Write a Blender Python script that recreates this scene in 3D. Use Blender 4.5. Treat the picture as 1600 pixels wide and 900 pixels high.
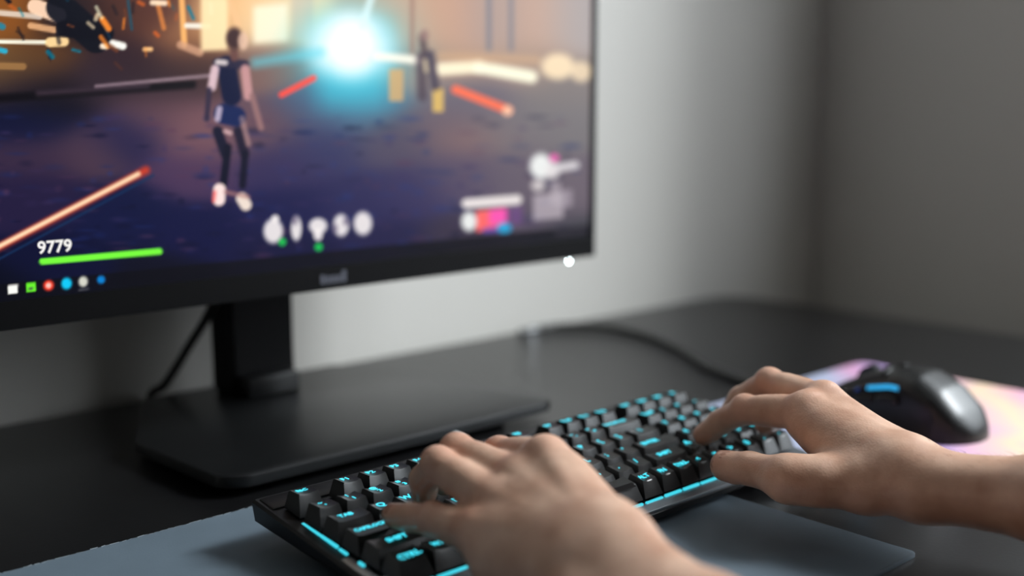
import bpy, bmesh, math, random
import numpy as np
from mathutils import Vector, Matrix

for o in list(bpy.data.objects): bpy.data.objects.remove(o)
scene = bpy.context.scene
COL = scene.collection
R = math.radians
random.seed(7); rng = np.random.default_rng(7)

# ------------------------------------------------------------------ camera, light, exposure
CAM = np.array([-0.352209, -0.465011, 0.268062]); YAW, PITCH, FPX = 0.74672, 0.157, 1773.42
cam_d = bpy.data.cameras.new('camera'); cam = bpy.data.objects.new('camera', cam_d); COL.objects.link(cam)
cam.location = CAM
cam.rotation_euler = (math.pi/2 - PITCH, 0, -YAW)
cam_d.sensor_width = 36; cam_d.lens = FPX/1600*36; cam_d.clip_start = .02
cam_d.dof.use_dof = True; cam_d.dof.focus_distance = .71; cam_d.dof.aperture_fstop = 2.2
scene.camera = cam
vs = scene.view_settings
vs.view_transform = 'Standard'; vs.look = 'None'; vs.gamma = 1; vs.use_curve_mapping = False
vs.exposure = 0.0
world = bpy.data.worlds.new('world'); scene.world = world; world.use_nodes = True
wb = world.node_tree.nodes['Background']; wb.inputs[0].default_value = (.62, .75, .9, 1); wb.inputs[1].default_value = 1.0
# daylight: the bright sky seen through the window opening of the right wall
WIN = dict(y0=-1.6, y1=.01, z0=.18, z1=1.85, x=1.235)
ad = bpy.data.lights.new('window_daylight', 'AREA'); ad.shape = 'RECTANGLE'
ad.size = .75; ad.size_y = .8; ad.energy = 128; ad.color = (.91, .97, 1)
al = bpy.data.objects.new('window_daylight', ad); COL.objects.link(al)
al.location = (2.3, -1.15, 2.0)
al.rotation_euler = (Vector((.3, .1, .1))-Vector(al.location)).to_track_quat('-Z', 'Y').to_euler()

sd = bpy.data.lights.new('window_sky_glow', 'AREA'); sd.shape = 'RECTANGLE'
sd.size = WIN['z1']-WIN['z0']-.1; sd.size_y = WIN['y1']-WIN['y0']-.1; sd.energy = 39; sd.color = (.90, .96, 1)
sl_ = bpy.data.objects.new('window_sky_glow', sd); COL.objects.link(sl_)
sl_.location = (WIN['x']+.14, (WIN['y0']+WIN['y1'])/2, (WIN['z0']+WIN['z1'])/2); sl_.rotation_euler = (0, R(90), 0)

# ------------------------------------------------------------------ helpers
def lin(c):
    return tuple(((v/255)/12.92 if v/255 <= .04045 else ((v/255+.055)/1.055)**2.4) for v in c)
def mat(name, col, rough=.5, metal=0, spec=.5, emit=None, es=0, noise=None, bump=None, sss=0, coat=0):
    m = bpy.data.materials.new(name); m.use_nodes = True
    nt = m.node_tree; b = nt.nodes['Principled BSDF']
    b.inputs['Base Color'].default_value = (*col, 1); b.inputs['Roughness'].default_value = rough
    b.inputs['Metallic'].default_value = metal; b.inputs['Specular IOR Level'].default_value = spec
    if coat: b.inputs['Coat Weight'].default_value = coat
    if emit: b.inputs['Emission Color'].default_value = (*emit, 1); b.inputs['Emission Strength'].default_value = es
    if sss:
        b.inputs['Subsurface Weight'].default_value = sss; b.inputs['Subsurface Radius'].default_value = (1, .35, .18)
        b.inputs['Subsurface Scale'].default_value = .003
    if noise or bump:
        tc = nt.nodes.new('ShaderNodeTexCoord')
    if noise:                                  # (scale, amount, detail)
        n = nt.nodes.new('ShaderNodeTexNoise'); n.inputs['Scale'].default_value = noise[0]; n.inputs['Detail'].default_value = noise[2]
        nt.links.new(tc.outputs['Object'], n.inputs['Vector'])
        mx = nt.nodes.new('ShaderNodeMix'); mx.data_type = 'RGBA'
        mx.inputs[6].default_value = (*[c*(1-noise[1]) for c in col], 1); mx.inputs[7].default_value = (*[min(1, c*(1+noise[1])) for c in col], 1)
        nt.links.new(n.outputs['Fac'], mx.inputs[0]); nt.links.new(mx.outputs[2], b.inputs['Base Color'])
    if bump:                                   # (scale, strength, distance)
        n2 = nt.nodes.new('ShaderNodeTexNoise'); n2.inputs['Scale'].default_value = bump[0]; n2.inputs['Detail'].default_value = 4
        nt.links.new(tc.outputs['Object'], n2.inputs['Vector'])
        bp = nt.nodes.new('ShaderNodeBump'); bp.inputs['Strength'].default_value = bump[1]; bp.inputs['Distance'].default_value = bump[2]
        nt.links.new(n2.outputs['Fac'], bp.inputs['Height']); nt.links.new(bp.outputs['Normal'], b.inputs['Normal'])
    return m
def emat(name, col, s):
    return mat(name, (0.01, .01, .01), .4, emit=col, es=s)
def new_obj(name, me, m=None, parent=None, smooth=None):
    o = bpy.data.objects.new(name, me); COL.objects.link(o)
    if m is not None and not me.materials: me.materials.append(m)
    if parent is not None: o.parent = parent
    if smooth is not None:
        me.polygons.foreach_set('use_smooth', [True]*len(me.polygons))
        if smooth < 180: me.set_sharp_from_angle(angle=R(smooth))
    return o
def from_bm(name, bm, m=None, parent=None, smooth=None):
    me = bpy.data.meshes.new(name); bm.normal_update(); bm.to_mesh(me); bm.free()
    return new_obj(name, me, m, parent, smooth)
def from_py(name, v, f, m=None, parent=None, smooth=None):
    me = bpy.data.meshes.new(name); me.from_pydata([tuple(map(float, p)) for p in v], [], [tuple(map(int, q)) for q in f]); me.update()
    return new_obj(name, me, m, parent, smooth)
def add_box(bm, x0, x1, y0, y1, z0, z1, bev=0, seg=2):
    r = bmesh.ops.create_cube(bm, size=1, matrix=Matrix.Translation(((x0+x1)/2, (y0+y1)/2, (z0+z1)/2)) @ Matrix.Diagonal((x1-x0, y1-y0, z1-z0, 1)))
    if bev:
        es = list({e for v in r['verts'] for e in v.link_edges})
        bmesh.ops.bevel(bm, geom=es, offset=bev, segments=seg, affect='EDGES', profile=.5)
def box(name, dims, m, parent=None, bev=0, seg=2):
    bm = bmesh.new(); add_box(bm, *dims, bev=bev, seg=seg)
    return from_bm(name, bm, m, parent, 40 if bev else None)
def prism(name, pts, z0, z1, m, parent=None, bev=0, seg=2):
    bm = bmesh.new(); vs_ = [bm.verts.new((x, y, z0)) for x, y in pts]
    f = bm.faces.new(vs_); ext = bmesh.ops.extrude_face_region(bm, geom=[f])
    for g in ext['geom']:
        if isinstance(g, bmesh.types.BMVert): g.co.z = z1
    bmesh.ops.recalc_face_normals(bm, faces=bm.faces)
    if bev:
        es = [e for e in bm.edges if abs(e.verts[0].co.z-z1) < 1e-7 and abs(e.verts[1].co.z-z1) < 1e-7]
        bmesh.ops.bevel(bm, geom=es, offset=bev, segments=seg, affect='EDGES', profile=.5)
    return from_bm(name, bm, m, parent, 35)
def rounded(x0, x1, y0, y1, r, n=8):
    """corner radii r = (x0y0, x1y0, x1y1, x0y1)"""
    out = []
    for (cx, cy, a0, rr) in ((x0, y0, 180, r[0]), (x1, y0, 270, r[1]), (x1, y1, 0, r[2]), (x0, y1, 90, r[3])):
        px = cx + (rr if cx == x0 else -rr); py = cy + (rr if cy == y0 else -rr)
        for k in range(n+1):
            a = R(a0 + 90*k/n); out.append((px+rr*math.cos(a), py+rr*math.sin(a)))
            if rr == 0: break
    return out
def spline(pts, n=12):
    P = [np.array(p, float) for p in pts]; P = [2*P[0]-P[1]] + P + [2*P[-1]-P[-2]]; out = []
    for i in range(1, len(P)-2):
        for k in range(n):
            t = k/n
            out.append(.5*((2*P[i])+(-P[i-1]+P[i+1])*t+(2*P[i-1]-5*P[i]+4*P[i+1]-P[i+2])*t*t+(-P[i-1]+3*P[i]-3*P[i+1]+P[i+2])*t**3))
    out.append(P[-2]); return out
def tube(name, pts, r, m, parent=None, sides=10, n=12):
    path = spline(pts, n); v, f = [], []; up = np.array([0, 0, 1.])
    for i, p in enumerate(path):
        t = path[min(i+1, len(path)-1)] - path[max(i-1, 0)]; t = t/np.linalg.norm(t)
        a = np.cross(t, up); a = a/np.linalg.norm(a) if np.linalg.norm(a) > 1e-4 else np.array([1., 0, 0]); b = np.cross(a, t)
        for k in range(sides):
            q = 2*math.pi*k/sides; v.append(p + r*(a*math.cos(q)+b*math.sin(q)))
    for i in range(len(path)-1):
        for k in range(sides):
            f.append((i*sides+k, i*sides+(k+1) % sides, (i+1)*sides+(k+1) % sides, (i+1)*sides+k))
    f.append(tuple(range(sides))); f.append(tuple((len(path)-1)*sides+k for k in reversed(range(sides))))
    return from_py(name, v, f, m, parent, 60)
def text_mesh(body, size, extrude=0, bold=0):
    cu = bpy.data.curves.new('t', 'FONT'); cu.body = body; cu.size = size; cu.align_x = 'CENTER'; cu.align_y = 'CENTER'
    cu.resolution_u = 3; cu.offset = size*bold; cu.extrude = extrude
    o = bpy.data.objects.new('t', cu); COL.objects.link(o)
    dg = bpy.context.evaluated_depsgraph_get(); me = bpy.data.meshes.new_from_object(o.evaluated_get(dg))
    bpy.data.objects.remove(o); bpy.data.curves.remove(cu); return me
def empty(name, loc=(0, 0, 0), rot=(0, 0, 0)):
    o = bpy.data.objects.new(name, None); COL.objects.link(o); o.location = loc; o.rotation_euler = rot; o.empty_display_size = .05
    return o
def tag(o, label, cat, group=None):
    o['label'] = label; o['category'] = cat
    if group: o['group'] = group
    return o
def struct(o, label=None):
    o['kind'] = 'structure'
    if label: o['label'] = label
    return o
bpy.context.view_layer.update()

# ------------------------------------------------------------------ the room
M_wall = mat('wall_paint', (.61, .588, .55), .85, noise=(3, .03, 3), bump=(160, .12, .002))
M_ceil = mat('ceiling_paint', (.3, .3, .295), .9, noise=(2, .02, 2))
M_floor = mat('floor_wood', (.10, .07, .05), .5, noise=(6, .25, 5))
M_white = mat('window_white', (.75, .75, .74), .45, noise=(9, .02, 2))
FZ, CZ, YB, XR, XL, YF = -.74, 1.95, .535, WIN['x'], -1.7, -2.3
struct(box('wall_back', (XL, XR+.14, YB, YB+.2, FZ, CZ), M_wall), 'plain pale grey wall behind the monitor')
bm = bmesh.new()
for d in ((XR, XR+.14, YF, WIN['y0'], FZ, CZ), (XR, XR+.14, WIN['y1'], YB, FZ, CZ), (XR, XR+.14, WIN['y0'], WIN['y1'], FZ, WIN['z0']), (XR, XR+.14, WIN['y0'], WIN['y1'], WIN['z1'], CZ)):
    add_box(bm, *d)
struct(from_bm('wall_right', bm, M_wall), 'shaded grey wall at the right of the desk')
M_wall2 = mat('bounce_dimming_wall', (.09, .088, .085), .85, noise=(3, .03, 3))  # unseen walls set far darker than the others to cut bounced light
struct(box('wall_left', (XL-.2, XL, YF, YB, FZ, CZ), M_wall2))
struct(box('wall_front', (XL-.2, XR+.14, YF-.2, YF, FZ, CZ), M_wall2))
struct(box('floor', (XL-.2, XR+.14, YF-.2, YB+.2, FZ-.1, FZ), M_floor))
struct(box('ceiling', (XL-.2, XR+.14, YF-.2, YB+.2, CZ, CZ+.1), M_ceil))
win = struct(empty('window_1', (XR+.08, (WIN['y0']+WIN['y1'])/2, WIN['z0'])))
hy, hz = (WIN['y1']-WIN['y0'])/2, WIN['z1']-WIN['z0']
bm = bmesh.new()
for d in ((-.03, .03, -hy, hy, 0, .05), (-.03, .03, -hy, hy, hz-.05, hz), (-.03, .03, -hy, -hy+.05, .05, hz-.05), (-.03, .03, hy-.05, hy, .05, hz-.05), (-.025, .025, -.025, .025, .05, hz-.05)):
    add_box(bm, *d)
from_bm('window_frame', bm, M_white, win)
M_glass = bpy.data.materials.new('window_glass'); M_glass.use_nodes = True
nt = M_glass.node_tree; nt.nodes.clear()
mo = nt.nodes.new('ShaderNodeOutputMaterial'); mx = nt.nodes.new('ShaderNodeMixShader'); tr = nt.nodes.new('ShaderNodeBsdfTransparent'); gl = nt.nodes.new('ShaderNodeBsdfGlossy')
gl.inputs['Roughness'].default_value = .02; mx.inputs[0].default_value = .06
nt.links.new(tr.outputs[0], mx.inputs[1]); nt.links.new(gl.outputs[0], mx.inputs[2]); nt.links.new(mx.outputs[0], mo.inputs[0])
for a, b in ((-hy+.05, -.025), (.025, hy-.05)):
    box('pane', (-.003, .003, a, b, .05, hz-.05), M_glass, win)
box('window_sill', (-.12, -.03, -hy, hy, 0, .02), M_white, win, .004)

# ------------------------------------------------------------------ desk, mats
M_desk = mat('black_desk', (.0065, .0065, .007), .30, spec=.5, noise=(40, .3, 6), bump=(350, .06, .001))
M_black = mat('black_metal', (.012, .012, .013), .5)
desk = tag(empty('desk', (0, 0, FZ)), 'large black desk with a rounded rear corner under monitor and keyboard', 'desk')
prism('desk_top', rounded(-1.15, .995, -.27, .522, (.02, .02, .05, .02)), -.03-FZ, 0-FZ, M_desk, desk, .002)
for lx in (-1.08, .90):
    for ly in (-.22, .45):
        box('leg', (lx, lx+.05, ly, ly+.05, 0, -.03-FZ), M_black, desk, .003)
M_mat = mat('slate_mat', lin((98, 112, 123)), .55, spec=.35, noise=(25, .18, 8), bump=(900, .15, .0006))
mt = tag(empty('desk_mat', (0, 0, 0)), 'slate grey desk mat lying under the keyboard and forearms', 'desk mat')
prism('mat_sheet', rounded(-.62, .272, -.152, .192, (.004, .004, .004, .004), 4), 0.0002, .003, M_mat, mt, .0008)  # right end cut short; black desk beyond stands in for the forearm's shadow
M_stitch = mat('worn_edge', lin((120, 128, 134)), .8, noise=(300, .4, 3))
v, f = [], []
def thread(x0, y0, x1, y1, z, w):
    d = np.array([x1-x0, y1-y0]); d = d/np.linalg.norm(d); n = np.array([-d[1], d[0]])*w
    b = len(v)
    for (x, y) in ((x0, y0), (x1, y1)):
        for s, zz in ((-1, z), (0, z+w*1.3), (1, z)): v.append((x+n[0]*s, y+n[1]*s, zz))
    f.extend([(b, b+3, b+4, b+1), (b+1, b+4, b+5, b+2)])
x = -.60
while x < .02:
    L = random.uniform(.0016, .005)
    yy = .1912+random.uniform(-.0005, .0005)
    thread(x, yy, x+L, .1912+random.uniform(-.0007, .0007), .0029, random.uniform(.0001, .00035))
    x += L*random.uniform(.7, 1.5)
st = from_py('frayed_edge', v, f, M_stitch, mt); st['kind'] = 'stuff'

# pastel mouse pad: soft clouds of pink, lilac, peach and pale blue printed on it
M_pad = mat('pastel_pad', (.8, .55, .7), .5)
nt = M_pad.node_tree; b = nt.nodes['Principled BSDF']
tc = nt.nodes.new('ShaderNodeTexCoord'); mp = nt.nodes.new('ShaderNodeMapping'); mp.inputs['Location'].default_value = (.03, .07, 0)
nt.links.new(tc.outputs['Object'], mp.inputs['Vector'])
g = nt.nodes.new('ShaderNodeTexNoise'); g.inputs['Scale'].default_value = 9; g.inputs['Detail'].default_value = 1.5; g.inputs['Distortion'].default_value = .6
nt.links.new(mp.outputs[0], g.inputs['Vector'])
sx = nt.nodes.new('ShaderNodeSeparateXYZ'); nt.links.new(tc.outputs['Object'], sx.inputs[0])
def mathn(op, a, b_=None):
    n = nt.nodes.new('ShaderNodeMath'); n.operation = op
    for k, q in enumerate((a, b_)):
        if q is None: continue
        if isinstance(q, (int, float)): n.inputs[k].default_value = q
        else: nt.links.new(q, n.inputs[k])
    return n.outputs[0]
# the print runs blue at the left-rear edge, then pink, then peach towards the near right
pos = mathn('ADD', mathn('MULTIPLY', sx.outputs[0], 1.5), mathn('MULTIPLY', sx.outputs[1], -2.1))
fac = mathn('ADD', mathn('ADD', pos, .5), mathn('MULTIPLY', mathn('SUBTRACT', g.outputs['Fac'], .5), .3))
cr = nt.nodes.new('ShaderNodeValToRGB'); nt.links.new(fac, cr.inputs[0])
stops = [(0, (190, 200, 226)), (.34, (196, 202, 228)), (.44, (232, 176, 212)), (.56, (206, 176, 232)), (.64, (240, 192, 214)), (.75, (252, 222, 190)), (.86, (246, 190, 200)), (1, (214, 170, 228))]
el = cr.color_ramp.elements
while len(el) < len(stops): el.new(.5)
for e, (p, c) in zip(el, stops): e.position = p; e.color = (*lin(c), 1)
hs = nt.nodes.new('ShaderNodeHueSaturation'); hs.inputs['Value'].default_value = .74; hs.inputs['Saturation'].default_value = 1.05
nt.links.new(cr.outputs[0], hs.inputs['Color']); nt.links.new(hs.outputs[0], b.inputs['Base Color'])
pad = tag(empty('mouse_pad', (.545, .0175, 0)), 'pastel pink, lilac and peach printed mouse pad under the mouse', 'mouse pad')
prism('pad_sheet', rounded(-.172, .172, -.1295, .1295, (.012,)*4), .0002, .0032, M_pad, pad, .001)

# ------------------------------------------------------------------ monitor
mon = tag(empty('monitor', (.1625, .43, 0)), 'large black monitor on a stand showing a night street game', 'monitor')
MX, MY = .1625, .43                       # parts below are given relative to the stand
def rel(x0, x1, y0, y1, z0, z1): return (x0-MX, x1-MX, y0-MY, y1-MY, z0, z1)
M_bez = mat('bezel_black', (.004, .004, .0045), .38, spec=.16, noise=(90, .15, 3))
M_base = mat('stand_black', (.008, .0085, .009), .32, spec=.45, noise=(120, .2, 4), bump=(500, .05, .0008))
X0, X1, YS, Z0, Z1 = -.1575, .4785, .312, .1215, .5075
bw, chin = .0065, .0195
bm = bmesh.new()
for d in ((X0, X1, YS-.002, YS+.02, Z0, Z0+chin), (X0, X1, YS-.002, YS+.02, Z1-bw, Z1), (X0, X0+bw, YS-.002, YS+.02, Z0+chin, Z1-bw), (X1-bw, X1, YS-.002, YS+.02, Z0+chin, Z1-bw)):
    add_box(bm, *rel(*d))
from_bm('bezel', bm, M_bez, mon)
box('back_shell', rel(X0+.004, X1-.004, YS+.012, YS+.055, Z0+.004, Z1-.004), M_bez, mon, .012, 3)
box('hinge_block', rel(.12, .205, YS+.05, YS+.105, .20, .30), M_bez, mon, .004)
bm = bmesh.new()     # neck: a slab tapering a little to its foot
prof = [(-.032, .032, -.012, .028, .0155), (-.032, .032, -.011, .028, .05), (-.033, .033, -.010, .028, .17), (-.034, .034, -.010, .026, .31)]
rings = []
for (a, b_, c, d, z) in prof: rings.append([bm.verts.new(p) for p in ((a, c, z), (b_, c, z), (b_, d, z), (a, d, z))])
for p, q in zip(rings, rings[1:]):
    for k in range(4): bm.faces.new((p[k], p[(k+1) % 4], q[(k+1) % 4], q[k]))
bm.faces.new(rings[0][::-1]); bm.faces.new(rings[-1])
bmesh.ops.bevel(bm, geom=bm.edges[:], offset=.003, segments=2, affect='EDGES')
from_bm('neck', bm, M_bez, mon, 40)
box('neck_foot', (-.026, .026, -.028, .0, .0155, .034), M_base, mon, .002)
prism('base_plate', [(x-MX, y-MY) for x, y in rounded(.012, .338, .218, .47, (.022, .022, 0, 0))[:-2]+[(.333, .35), (.27, .47), (.07, .47), (.007, .35)]], .007, .0155, M_base, mon, .002)
bm = bmesh.new(); add_box(bm, .05-MX, .30-MX, .25-MY, .40-MY, 0, .0075)
from_bm('base_pad', bm, M_black, mon)
led = from_py('power_led', *(lambda s: ([(s*x, s*y, s*z) for x, y, z in ((1, 0, 0), (-1, 0, 0), (0, 1, 0), (0, -1, 0), (0, 0, 1), (0, 0, -1))], [(0, 2, 4), (2, 1, 4), (1, 3, 4), (3, 0, 4), (2, 0, 5), (1, 2, 5), (3, 1, 5), (0, 3, 5)]))(.0011), emat('led_white', lin((225, 245, 248)), 55), mon)
led.location = (.4440-MX, YS+.0005-MY, Z0-.0026)
bm = bmesh.new()                          # small silver brand mark, too blurred in the photograph to read
for k_, h_ in enumerate((.0072, .0060, .0060, .0060, .0095)):
    add_box(bm, -.0125+k_*.0052, -.0125+k_*.0052+.0040, -.0002, .0002, -.0036, -.0036+h_, .0001, 1)
lg = from_bm('brand_mark', bm, mat('logo_silver', lin((112, 114, 124)), .35, .6), mon)
lg.location = (.1655-MX, YS-.0023-MY, Z0+.0088)

# picture and painted glare on the screen, drawn in the coordinates of the flat picture seen at a slant (u, v)
Fv = np.array([math.sin(YAW)*math.cos(PITCH), math.cos(YAW)*math.cos(PITCH), -math.sin(PITCH)])
Rv = np.array([math.cos(YAW), -math.sin(YAW), 0]); Uv = np.cross(Rv, Fv)
def slant(P):
    d = P-CAM; z = d@Fv
    return 800+FPX*(d@Rv)/z, 450-FPX*(d@Uv)/z
NX, NZ = 620, 350
sx0, sx1, sz0, sz1 = X0+bw, X1-bw, Z0+chin, Z1-bw
gx, gz = np.meshgrid(np.linspace(sx0, sx1, NX), np.linspace(sz0, sz1, NZ), indexing='xy')
P3 = np.stack([gx, np.full_like(gx, YS), gz], -1); px, py = slant(P3)
base = [(-150, 30, 120, 80, 50), (0, 30, 135, 90, 50), (60, 90, 92, 66, 46), (15, 103, 120, 95, 66), (120, 30, 40, 34, 40), (190, 20, 84, 58, 50), (250, 20, 92, 64, 58), (300, 60, 150, 110, 84), (345, 30, 235, 195, 150), (425, 40, 240, 215, 180),
 (200, 90, 58, 44, 50), (300, 100, 70, 55, 56), (420, 100, 130, 105, 100), (40, 130, 46, 40, 50), (150, 128, 60, 50, 58), (80, 152, 26, 22, 30), (240, 140, 60, 50, 55), (60, 190, 26, 30, 58), (-200, 250, 24, 28, 56), (240, 175, 98, 78, 88), (200, 212, 42, 42, 74), (310, 215, 112, 88, 98), (410, 200, 96, 80, 92), (60, 245, 66, 54, 72), (140, 232, 84, 68, 80), (300, 270, 82, 66, 90),
 (60, 300, 46, 40, 66), (200, 330, 30, 34, 64), (300, 360, 32, 34, 66), (100, 420, 24, 27, 54), (20, 470, 18, 20, 36), (250, 440, 24, 25, 40), (440, 260, 64, 58, 88), (450, 330, 42, 42, 76), (440, 390, 36, 36, 64), (500, 230, 66, 66, 96), (560, 320, 56, 54, 86), (600, 380, 48, 46, 74), (620, 220, 88, 82, 98), (640, 300, 66, 62, 92), (700, 200, 110, 98, 106), (720, 280, 92, 84, 102), (720, 380, 68, 62, 76), (800, 200, 118, 112, 116), (800, 280, 106, 98, 108), (830, 350, 96, 88, 100), (880, 180, 120, 116, 118), (890, 300, 112, 104, 112), (890, 375, 70, 72, 76),
 (620, 40, 196, 170, 150), (680, 40, 190, 158, 138), (740, 40, 200, 160, 138), (775, 40, 140, 145, 154), (822, 40, 206, 166, 142), (885, 40, 166, 160, 160), (640, 100, 150, 135, 128), (720, 95, 176, 150, 132), (820, 95, 165, 145, 132), (880, 140, 128, 120, 118), (560, 160, 90, 120, 140), (740, 150, 108, 102, 112), (500, 170, 84, 88, 112)]  # greyed right-hand tones include screen glare, washed into the emitted colour
num = np.zeros((NZ, NX, 3)); den = np.full((NZ, NX, 1), 1e-12)
for (bx, by, *c) in base:
    w = np.exp(-(((px-bx)/34)**2+((py-by)/20)**2)/2*.8)[..., None] + 1e-7/(1+((px-bx)/60)**2+((py-by)/60)**2)[..., None]**2
    num += w*np.array(c); den += w
img = num/den
def put(mask, c, a=1.0):
    global img
    m_ = np.clip(mask*a, 0, 1)[..., None]; img = img*(1-m_)+np.array(c, float)*m_
def seg(x0, y0, x1, y1, w, s=1.5):
    dx, dy = x1-x0, y1-y0; t = np.clip(((px-x0)*dx+(py-y0)*dy)/(dx*dx+dy*dy+1e-9), 0, 1)
    return np.clip((w/2+s-np.hypot(px-x0-t*dx, py-y0-t*dy))/(2*s), 0, 1)
def blob(x, y, rx, ry, s=.25):
    return np.clip((1+s-np.hypot((px-x)/rx, (py-y)/ry))/(2*s), 0, 1)
def rect(x0, x1, y0, y1, sl=-.1, s=2):
    yy = py-(px-x0)*sl
    return np.clip((px-x0)/s+.5, 0, 1)*np.clip((x1-px)/s+.5, 0, 1)*np.clip((yy-y0)/s+.5, 0, 1)*np.clip((y1-yy)/s+.5, 0, 1)
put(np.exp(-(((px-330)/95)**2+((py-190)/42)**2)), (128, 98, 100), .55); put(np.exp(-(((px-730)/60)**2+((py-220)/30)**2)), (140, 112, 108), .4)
# mottled asphalt
for k in range(420):
    x_, y_ = random.uniform(-300, 900), random.uniform(180, 400)
    c = random.choice(((54, 66, 112), (92, 66, 86), (22, 24, 48), (70, 60, 92), (40, 52, 92)))
    put(blob(x_, y_, random.uniform(3, 16), random.uniform(1.5, 5), .6), c, random.uniform(.15, .5))
# city lights upper left
for (x0, y0, x1, y1, w, c, a) in ((-200, 20, -40, 12, 30, (190, 120, 60), .6), (-260, 62, -60, 66, 8, (255, 235, 205), .9), (0, 20, 62, 26, 9, (235, 225, 215), .8), (55, 10, 92, 24, 24, (244, 214, 190), .95), (48, 40, 92, 48, 10, (235, 190, 150), .8), (0, 65, 70, 66, 6, (255, 248, 230), 1), (78, 66, 100, 65, 15, (255, 225, 175), .9), (95, 12, 150, 60, 46, (17, 20, 32), .9), (100, 45, 165, 52, 26, (14, 16, 28), .95),
 (150, 10, 172, 60, 3, (30, 70, 90), .8), (160, 30, 170, 45, 9, (240, 150, 70), .9), (160, 72, 166, 73, 8, (255, 230, 210), 1), (176, 68, 192, 72, 11, (255, 250, 240), 1), (226, 77, 236, 77, 6, (250, 200, 150), 1), (200, 0, 206, 46, 4, (40, 90, 110), .8), (246, 4, 256, 44, 7, (225, 150, 90), .7), (238, 4, 258, 5, 8, (250, 225, 200), .95), (284, 0, 288, 70, 9, (245, 190, 130), .9), (282, 70, 312, 82, 12, (205, 165, 140), .8), (292, 40, 326, 41, 8, (255, 250, 240), .9), (0, 78, 8, 80, 8, (60, 190, 225), .8), (0, 40, 4, 42, 10, (50, 140, 170), .8), (0, 103, 36, 104, 11, (160, 126, 88), .8), (180, 98, 190, 108, 4, (90, 60, 50), .7)):
    put(seg(x0, y0, x1, y1, w), c, a)
put(rect(314, 356, -80, 80, -.05, 8), (254, 230, 190), .92); put(rect(396, 450, 10, 68, -.08, 12), (255, 243, 218), .92); put(seg(350, -20, 372, 38, 7, 3), (240, 200, 160), .7); put(rect(455, 490, -60, 60, 0, 10), (206, 190, 176), .6)
put(seg(-300, 175, 300, 132, 12, 4), (18, 15, 20), .9)
put(seg(150, 135, 330, 118, 5, 2), (170, 152, 160), .8); put(seg(60, 146, 230, 134, 8, 4), (92, 78, 88), .6)
for k in range(70):          # small lamps and coloured fringes among the buildings
    x_, y_ = random.uniform(-320, 330), random.uniform(-60, 96); h_ = random.uniform(2, 22)
    c = random.choice(((255, 236, 200), (238, 150, 70), (30, 120, 140), (20, 22, 34), (24, 24, 34), (200, 110, 60), (120, 76, 52)))
    put(seg(x_, y_, x_+random.uniform(-3, 12), y_+h_, random.uniform(2, 7), 1.5), c, random.uniform(.4, .9))
# burst of cyan light
d = np.hypot((px-545)/96, (py-82)/86); put(np.exp(-d**2*1.5), (84, 208, 226), 1.0)
d = np.hypot((px-548)/72, (py-74)/60); put(np.clip(np.exp(-d**4*1.4)*1.15, 0, 1), (245, 253, 255), 1.0)
put(rect(498, 606, 40, 168, -.05, 40), (86, 190, 208), .5); put(np.clip(np.exp(-(np.hypot((px-548)/50, (py-72)/46))**4), 0, 1), (255, 255, 255), 1)
put(seg(585, -20, 566, 42, 9, 5), (225, 248, 250), .9); put(seg(400, 98, 500, 82, 14, 8), (120, 210, 225), .6); put(seg(590, 88, 655, 94, 12, 4), (255, 248, 235), .95)
# right side street furniture
put(seg(690, 108, 748, 104, 20, 4), (255, 240, 214), .95); put(seg(748, 105, 830, 120, 19, 4), (255, 246, 224), .98); put(seg(690, 88, 838, 94, 14, 5), (205, 172, 140), .5)
put(blob(872, 104, 26, 20), (248, 228, 196), .85); put(blob(908, 112, 16, 16), (238, 218, 188), .8)
put(rect(608, 630, 108, 158, 0, 4), (205, 172, 126), .85); put(rect(676, 693, 138, 175, 0, 4), (214, 184, 116), .9)
put(seg(660, 58, 664, 90, 11, 3), (80, 66, 70), .8); put(seg(658, 90, 660, 150, 16, 4), (78, 66, 76), .8); put(seg(672, 85, 680, 135, 14, 3), (66, 58, 74), .8); put(blob(663, 55, 7, 9), (150, 124, 120), .8); put(seg(664, 95, 666, 110, 7, 2), (214, 200, 170), .7)
put(seg(712, 140, 794, 172, 13, 2), (244, 122, 92), .95); put(blob(793, 173, 8, 8), (250, 200, 175), .9); put(seg(440, 148, 490, 122, 9, 2), (240, 98, 88), .95)
for x_, w_ in ((760, 8), (795, 7)): put(rect(x_, x_+w_, -20, 80, 0, 6), (116, 120, 132), .7)
put(rect(640, 648, -20, 85, 0, 5), (150, 120, 110), .6)
# glowing kerb line lower left
put(seg(-260, 521, 228, 266, 12, 4), (190, 78, 60), .9); put(seg(-260, 519, 216, 272, 7, 2.5), (255, 226, 194), .95); put(seg(-260, 545, 240, 274, 3, 1.5), (34, 62, 92), .9)
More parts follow.
